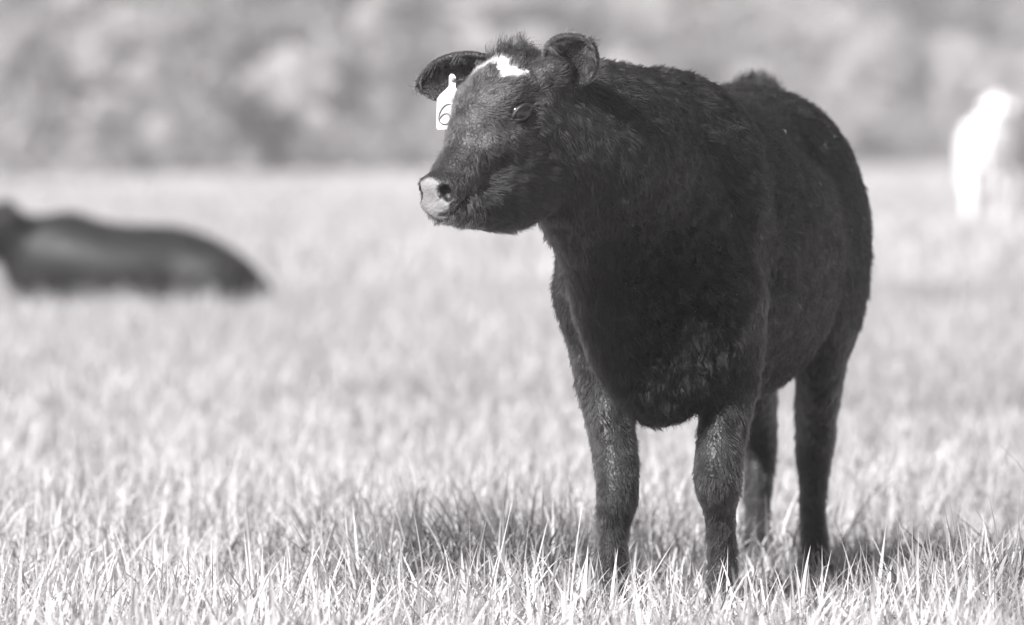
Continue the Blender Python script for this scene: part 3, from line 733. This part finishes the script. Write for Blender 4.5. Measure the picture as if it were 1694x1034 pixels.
# standing cattle at the right
def standing(name, label, px, Y, head_to, tn, coat_n, sc=1.0, dirv=(0.25, 0.95), cat='cow', look=(0.35, 0.8, -0.45)):
    base = P(px, 300, Y); base[2] = float(gz(np.array(base[0]), np.array(Y)))
    root = empty(name, tuple(base)); tag(root, label, cat)
    d = unit((dirv[0], dirv[1], 0)); lt = np.array([d[1], -d[0], 0])
    q = lambda s, t, z: base + sc * (d * s + lt * t + UP * z)
    B = Body(base - np.array([1.5, 1.5, 0.0]) * sc, base + np.array([1.5, 1.5, 1.65]) * sc, 0.022)
    r = lambda *a: tuple(sc * x for x in a)
    B.chain([q(-.65, 0, .98), q(-.5, 0, .93), q(-.1, 0, .87), q(.3, 0, .88), q(.6, 0, .92)], [r(.19, .25), r(.26, .34), r(.29, .37), r(.25, .36), r(.17, .27)], lt, 0.05)
    for sd in (-1, 1):
        B.ell(q(-.5, .18 * sd, .85), np.array([lt, d, UP]), r(.12, .2, .28), 0.06)
        B.chain([q(-.5, .19 * sd, .72), q(-.52, .19 * sd, .5), q(-.6, .18 * sd, .38), q(-.57, .18 * sd, .12), q(-.54, .18 * sd, .02)], [r(.11, .16), r(.085, .11), r(.06, .08), r(.05, .055), r(.065, .07)], lt, 0.04)
        B.chain([q(.42, .15 * sd, .7), q(.43, .15 * sd, .45), q(.44, .15 * sd, .35), q(.45, .15 * sd, .12), q(.47, .15 * sd, .02)], [r(.10, .14), r(.075, .08), r(.062, .07), r(.048, .05), r(.065, .07)], lt, 0.04)
    hd = np.asarray(head_to, float) * sc + base
    nk = q(.55, 0, 1.0)
    B.chain([nk, nk * .5 + hd * .5 - UP * .03 * sc, hd - UP * 0.05 * sc], [r(.15, .26), r(.12, .19), r(.11, .15)], lt, 0.06)
    fw = unit(np.array(look, float)); sdv = unit(np.cross(fw, UP))
    B.chain([hd, hd + fw * .22 * sc, hd + fw * .42 * sc], [r(.12, .14), r(.10, .12), r(.07, .075)], sdv, 0.04)
    B.chain([q(-.8, 0, 1.1), q(-.9, 0, .95), q(-.88, 0, .5)], [.04 * sc, .03 * sc, .03 * sc], lt, 0.03)
    V, Q = plain_body(B, root, lambda V: np.full(len(V), tn))
    if coat_n: coat_for(root, V, Q, coat_n, 0.025, tn, 0.0015)
    for s_ in (-1, 1): ear_part(root, hd + sdv * .08 * s_ * sc + UP * .03 * sc, sdv * s_ - UP * .55, fw, .15 * sc, .09 * sc, tn)
    return root

standing('white_cow', 'white cow standing far off at the right, facing away', 1627, 56.0, (0.20, 0.60, 1.37), 0.66, 24000, 0.88, (0.04, 1.0))
standing('grey_cow', 'grey cow behind the white one, cut off by the right edge', 1722, 60.0, (0.5, 0.75, 1.0), 0.12, 0, 1.0, (0.55, 0.83))
print('cattle', round(time.time() - T0, 1))

# ------------------------------------------------------------------ grass
NG = Noise3(21, 2)
def field_noise(x, y, sc, c=0):
    return NG(np.stack([x, y, np.full_like(x, 3.3 + c * 7)], 1), sc)[:, 0]

def blades(x, y, h, w, seg, tones, rng, lean=0.5, bend=1.4):
    n = len(x); z0 = gz(x, y)
    head = rng.uniform(0, 2 * np.pi, n)
    hx, hy = np.cos(head), np.sin(head) * 0.8
    th0 = np.where(rng.uniform(0, 1, n) < 0.2, rng.uniform(0.8, 1.35, n), np.abs(rng.normal(0, lean, n))); th1 = rng.uniform(0, bend, n) ** 1.6
    kink = np.where(rng.uniform(0, 1, n) < 0.38, rng.uniform(0.6, 1.9, n), 0); kt = rng.uniform(0.35, 0.8, n)
    sa = head + np.pi / 2 + rng.normal(0, 0.7, n); sx, sy = np.cos(sa), np.sin(sa)
    V = np.zeros((n, 2 * seg + 1, 3)); c = np.stack([x, y, z0 - 0.005], 1)
    for i in range(seg + 1):
        t = i / seg
        ww = w * 0.5 * (0.75 + 0.5 * t if t < 0.35 else 0.925 * (1 - ((t - 0.35) / 0.65) ** 1.6))
        if i < seg:
            V[:, 2 * i] = c - np.stack([sx * ww, sy * ww, 0 * ww], 1); V[:, 2 * i + 1] = c + np.stack([sx * ww, sy * ww, 0 * ww], 1)
        else: V[:, 2 * seg] = c
        th = th0 + th1 * t + np.where(t + 0.5 / seg > kt, kink, 0)
        st = h / seg
        c = c + np.stack([hx * np.sin(th) * st, hy * np.sin(th) * st, np.cos(th) * st], 1)
        c[:, 2] = np.maximum(c[:, 2], z0 + 0.01)
    b = (np.arange(n) * (2 * seg + 1))[:, None]
    Q = np.concatenate([b + np.array([2 * i, 2 * i + 1, 2 * i + 3, 2 * i + 2]) for i in range(seg - 1)]) if seg > 1 else np.zeros((0, 4), int)
    T = b + np.array([2 * seg - 2, 2 * seg - 1, 2 * seg])
    return V.reshape(-1, 3), Q, T, np.repeat(tones, 2 * seg + 1)

def spread(n, y0, y1, rng, margin, clump=0.0, csize=0.05):
    """points over the strip of field in view (plus a margin), gathered in tussocks"""
    m = int(n * 1.7)
    yy = np.sqrt(rng.uniform(y0 ** 2, y1 ** 2, m)); xx = rng.uniform(-1, 1, m) * (yy * 0.0945 + margin)
    keep = rng.uniform(0, 1, m) < 0.55 + 0.6 * field_noise(xx, yy, csize * 5) + 0.3 * field_noise(xx, yy, csize * 1.7, 1)
    xx, yy = xx[keep][:n], yy[keep][:n]
    if clump:
        k = max(1, len(xx) // clump); cx, cy = xx[:k], yy[:k]; pick = rng.integers(0, k, len(xx))
        mix = rng.uniform(0, 1, len(xx)) < 0.72
        xx = np.where(mix, cx[pick] + rng.normal(0, csize, len(xx)), xx); yy = np.where(mix, cy[pick] + rng.normal(0, csize, len(yy)), yy)
    return xx, yy

def green_amount(x, y):
    """share of green (darker) blades: patches, with a darker tussock beside the calf"""
    g = 0.22 + 0.35 * np.clip(field_noise(x, y, 1.3, 2) - 0.15, 0, 1) + 1.3 * np.clip(field_noise(x * 0.6, y * 0.4, 1.6, 1) - 0.1, 0, 1) * np.clip((y - 15) / 6, 0, 1)
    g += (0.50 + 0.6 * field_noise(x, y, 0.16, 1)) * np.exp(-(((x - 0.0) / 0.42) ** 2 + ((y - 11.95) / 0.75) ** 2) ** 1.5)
    g += 0.30 * np.exp(-(((x - 1.02) / 0.30) ** 2 + ((y - 11.0) / 0.8) ** 2))
    return np.clip(g, 0, 0.93)

def grass_tones(x, y, rng):
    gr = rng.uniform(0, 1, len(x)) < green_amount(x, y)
    far = np.clip((y - 12.5) / 5, 0, 1)
    dark_tuft = np.exp(-(((x - 0.0) / 0.42) ** 2 + ((y - 11.95) / 0.75) ** 2) ** 1.5)  # darker, taller patch of grass left of the forelegs
    dark = rng.uniform(0.16, 0.32, len(x)) * (1 - 0.30 * dark_tuft) + 0.07 * far - 0.07 * dark_tuft
    pale = 0.56 - 0.11 * far + rng.uniform(-0.12, 0.12, len(x)) * (1 - 0.5 * far)
    return np.where(gr, dark, pale)

def grass_layer(name, label, n, y0, y1, hm, hs, w, seg, seed, margin, clump, csize, tall=0.06, cap=0.2, lean=0.52):
    rng = np.random.default_rng(seed)
    x, y = spread(n, y0, y1, rng, margin, clump, csize)
    h = hm * np.exp(rng.normal(0, hs, len(x))) * (1 + 0.35 * field_noise(x, y, 0.7, 2))
    h = np.where(rng.uniform(0, 1, len(x)) < tall, h * rng.uniform(1.2, 1.6, len(x)), h)
    h = np.where(h > cap, cap + 0.25 * (h - cap), h) * (1 + 0.55 * np.clip((y - 19) / 8, 0, 1) * (y < 50))
    h = h * (1 + 1.15 * np.exp(-(((x - 1.12) / 0.36) ** 2 + ((y - 11.15) / 0.55) ** 2)) * rng.uniform(0.4, 1.3, len(x)))
    h = h * (1 - 0.5 * np.exp(-(((x - 0.48) / 0.42) ** 2 + ((y - 11.55) / 0.75) ** 2) ** 1.5))
    h = h * (1 + 0.45 * np.exp(-(((x - 0.0) / 0.42) ** 2 + ((y - 11.95) / 0.75) ** 2) ** 1.5))
    lim = 0.23 * (1 + 0.25 * rng.uniform(-1, 1, len(x))); h = np.where((h > lim) & (y < 20) & (cap < 0.3), lim, h)
    ww = w * rng.uniform(0.5, 1.3, len(x)) * np.where(rng.uniform(0, 1, len(x)) < 0.2, 1.7, 1.0)
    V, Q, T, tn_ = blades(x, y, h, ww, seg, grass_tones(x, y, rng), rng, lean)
    me = mesh_np(name, V, [Q, T] if len(Q) else [T])
    set_attr(me, 'tone', tn_)
    o = link(name, me, None, M_BLADE)
    tag(o, label, 'grass', kind='stuff')
    return o

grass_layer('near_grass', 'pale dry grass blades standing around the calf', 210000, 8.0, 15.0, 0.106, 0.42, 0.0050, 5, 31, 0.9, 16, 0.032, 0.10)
grass_layer('grass_stems', 'long thin dry stems standing above the grass', 420, 9.2, 14.0, 0.21, 0.22, 0.0042, 7, 41, 0.9, 0, 0.05, 0.05, 0.32, 0.30)
grass_layer('middle_grass', 'soft pale grass behind the calf', 220000, 14.8, 34.0, 0.098, 0.28, 0.0075, 3, 32, 1.2, 10, 0.07, 0.03)
grass_layer('far_grass', 'blurred pale meadow grass around the lying cow', 130000, 33.0, 95.0, 0.14, 0.25, 0.022, 2, 33, 2.5, 10, 0.2, 0.02)
grass_layer('distant_grass', 'blurred pale meadow grass near the treeline', 90000, 94.0, 330.0, 0.18, 0.3, 0.07, 2, 34, 6.0, 10, 0.6)
print('grass', round(time.time() - T0, 1))

# ------------------------------------------------------------------ the treeline
def leaf_mesh(name, clumps, n, size, seed, tlo, thi):
    rng = np.random.default_rng(seed)
    w = np.array([c[3] * c[4] for c in clumps]); pick = rng.choice(len(clumps), n, p=w / w.sum())
    C = np.array(clumps)[pick]
    d = rng.normal(0, 1, (n, 3)); d /= np.linalg.norm(d, axis=1, keepdims=True)
    r = rng.uniform(0.5, 1.05, n) ** 0.5
    c = C[:, :3] + d * r[:, None] * np.stack([C[:, 3], C[:, 3], C[:, 4]], 1)
    nn = d * 1.3 + rng.normal(0, 0.5, (n, 3)) + np.array([0, 0, 0.3]); nn /= np.linalg.norm(nn, axis=1, keepdims=True)
    u = np.cross(nn, rng.normal(0, 1, (n, 3))); u /= np.linalg.norm(u, axis=1, keepdims=True); v = np.cross(nn, u)
    s = (size * rng.uniform(0.6, 1.4, n))[:, None]
    V = np.stack([c - u * s, c + v * s * 0.5, c + u * s, c - v * s * 0.5], 1).reshape(-1, 3)
    Q = np.arange(4 * n).reshape(n, 4)
    me = mesh_np(name, V, Q, False)
    ct = rng.uniform(tlo, thi, len(clumps))[pick] * rng.uniform(0.8, 1.2, n)
    set_attr(me, 'tone', np.repeat(ct, 4)); me.materials.append(M_LEAF)
    return me

def tree_template(seed, height, width, low, nleaf, size, tlo, thi):
    rng = np.random.default_rng(seed); cl = []; limbs = []
    trunk_top = height * 0.7
    for i in range(34):
        z = low + (height - low) * rng.uniform(0.02, 1) ** 0.9
        rr = width * 0.5 * math.sin(math.pi * min(0.97, 0.42 + 0.53 * (z - low) / (height - low))) ** 0.7
        a = rng.uniform(0, 2 * np.pi); q = rr * rng.uniform(0.35, 1.0)
        cl.append((q * math.cos(a), q * math.sin(a), z, rng.uniform(0.10, 0.2) * width, rng.uniform(0.08, 0.15) * width))
        if i % 2 == 0: limbs.append((np.array([0, 0, max(0.4, z - q * 0.9)]), np.array(cl[-1][:3])))
    crown = leaf_mesh('crown', cl, nleaf, size, seed + 7, tlo, thi)
    r0 = 0.022 * height
    V, F = tube([(0, 0, -0.2), (0.03, 0, height * 0.1), (-0.05, 0.05, height * 0.3), (0.05, 0, height * 0.5), (0, 0, trunk_top)], [r0 * 1.3, r0, r0 * 0.8, r0 * 0.5, r0 * 0.2], 9)
    Vs, Qs, off = [V], [F[0]], len(V)
    for a, b in limbs:
        mid = (a + b) / 2 + np.array([0, 0, -0.08 * np.linalg.norm(b - a)])
        v, f = tube([a, mid, b], [r0 * 0.35, r0 * 0.25, r0 * 0.08], 5); Vs.append(v); Qs.append(f[0] + off); off += len(v)
    trunk = mesh_np('trunk', np.concatenate(Vs), np.concatenate(Qs)); trunk.materials.append(M_BARK)
    return crown, trunk

TEMPL = [tree_template(100 + i, h, w, lo, 9000, 0.19, a, b) for i, (h, w, lo, a, b) in enumerate(
    [(11, 7.5, 0.4, 0.32, 0.60), (13, 8, 1.0, 0.24, 0.46), (9, 7, 0.2, 0.36, 0.60), (14, 7, 1.4, 0.20, 0.38), (10, 8.5, 0.5, 0.40, 0.64)])]
SHRUB = [tree_template(200 + i, h, w, 0.1, 4200, 0.13, a, b) for i, (h, w, a, b) in enumerate([(2.6, 3.6, 0.28, 0.5), (3.4, 3.8, 0.32, 0.52), (2.0, 3.2, 0.18, 0.36)])]
rngt = np.random.default_rng(77)
def line_pt(f, off=0.0):
    """point along the field edge, f = 0 left .. 1 right, off metres behind it"""
    a, b = np.array([-19.0, 136.0]), np.array([42.0, 310.0]); d = b - a; n = np.array([-d[1], d[0]]) / np.linalg.norm(d); n = n if n[1] > 0 else -n
    return a + d * f + n * off

def zone(pos):
    """where a tree shows in the view, by what stands before it"""
    px = W_PX / 2 + pos[0] / pos[1] * F_PX
    for lim, txt in ((-60, 'just beyond the left edge'), (130, "behind the lying cow's head"), (320, "behind the lying cow's back"), (480, "behind the lying cow's rump"), (620, 'between lying cow and calf'), (760, "behind the calf's tagged ear"), (1010, "behind the calf's head"), (1180, "behind the calf's shoulders"), (1420, "behind the calf's rump"), (1560, 'between calf and white cow'), (1760, 'behind the white cow')):
        if px < lim: return txt
    return 'just beyond the right edge'

def plant(name, tmpl, pos, s, rot, label, cat, group):
    if not -260 < W_PX / 2 + pos[0] / pos[1] * F_PX < W_PX + 260: return      # nothing of it could show
    root = empty(name, (pos[0], pos[1], float(gz(np.array(pos[0]), np.array(pos[1])))))
    root.rotation_euler = (0, 0, rot); root.scale = (s, s, s * rngt.uniform(0.9, 1.1))
    for nm, me in (('crown', tmpl[0]), ('trunk', tmpl[1])):
        o = bpy.data.objects.new(nm, me); COL.objects.link(o); o.parent = root
    tag(root, label, cat, group); PLANTS.append((pos[0] / pos[1], root))

PLANTS = []
for row, (off, cnt, sc_) in enumerate(((3.5, 30, 0.42), (8.5, 26, 0.75), (16.0, 22, 1.25))):
    for i in range(cnt):
        f = (i + rngt.uniform(-0.35, 0.35)) / (cnt - 1)
        p = line_pt(f, off + rngt.uniform(-2, 2))
        k = int(rngt.integers(0, len(TEMPL)))
        kind = ['pale leafy tree', 'dense grey tree', 'low bright tree', 'tall dark tree', 'broad bright tree'][k]
        where = ['front row', 'second row', 'back row'][row] + ' of the treeline, ' + zone(p)
        plant('tree', TEMPL[k], p, sc_ * rngt.uniform(0.8, 1.15), rngt.uniform(0, 6.28), kind + ', ' + where, 'tree', kind + 's of the treeline')
for i in range(44):
    p = line_pt((i + rngt.uniform(-0.4, 0.4)) / 43, rngt.uniform(-1.5, 1.5)); k = int(rngt.integers(0, 3))
    kind = ['mid grey shrub', 'bright leafy shrub', 'low dark shrub'][k]
    plant('shrub', SHRUB[k], p, rngt.uniform(0.5, 0.9), rngt.uniform(0, 6.28), kind + ' at the foot of the treeline, ' + zone(p), 'shrub', kind + 's along the field edge')
by_label = {}
for k, o in sorted(PLANTS, key=lambda q: q[0]): by_label.setdefault(o['label'], []).append(o)
for lab, obs in by_label.items():
    words = {2: ('left one', 'right one'), 3: ('left one', 'middle one', 'right one'), 4: ('leftmost', 'second from left', 'third from left', 'rightmost'), 5: ('leftmost', 'second from left', 'middle one', 'fourth from left', 'rightmost')}.get(len(obs))
    if words:
        for o, w_ in zip(obs, words): o['label'] = lab + ', ' + w_
print('trees', round(time.time() - T0, 1))

# ------------------------------------------------------------------ the hazy air that pales the far trees
def build_haze(density):
    x0, x1, y0, y1, z0, z1 = -3100, 3100, -700, 5100, -1.5, 31.0
    V = np.array([(x, y, z) for x in (x0, x1) for y in (y0, y1) for z in (z0, z1)])
    F = np.array([(0, 1, 3, 2), (4, 6, 7, 5), (0, 4, 5, 1), (2, 3, 7, 6), (0, 2, 6, 4), (1, 5, 7, 3)])
    m, n, l = new_mat('haze_air')
    out = n.new('ShaderNodeOutputMaterial'); v = n.new('ShaderNodeVolumePrincipled')
    v.inputs['Color'].default_value = (1.0, 0.975, 0.985, 1); v.inputs['Density'].default_value = density; v.inputs['Anisotropy'].default_value = 0.0
    l.new(v.outputs[0], out.inputs['Volume'])
    o = link('haze', mesh_np('haze', V, F, False), None, m)
    tag(o, 'thin pale haze in the air over the pasture', 'haze', kind='stuff')
build_haze(0.0011)
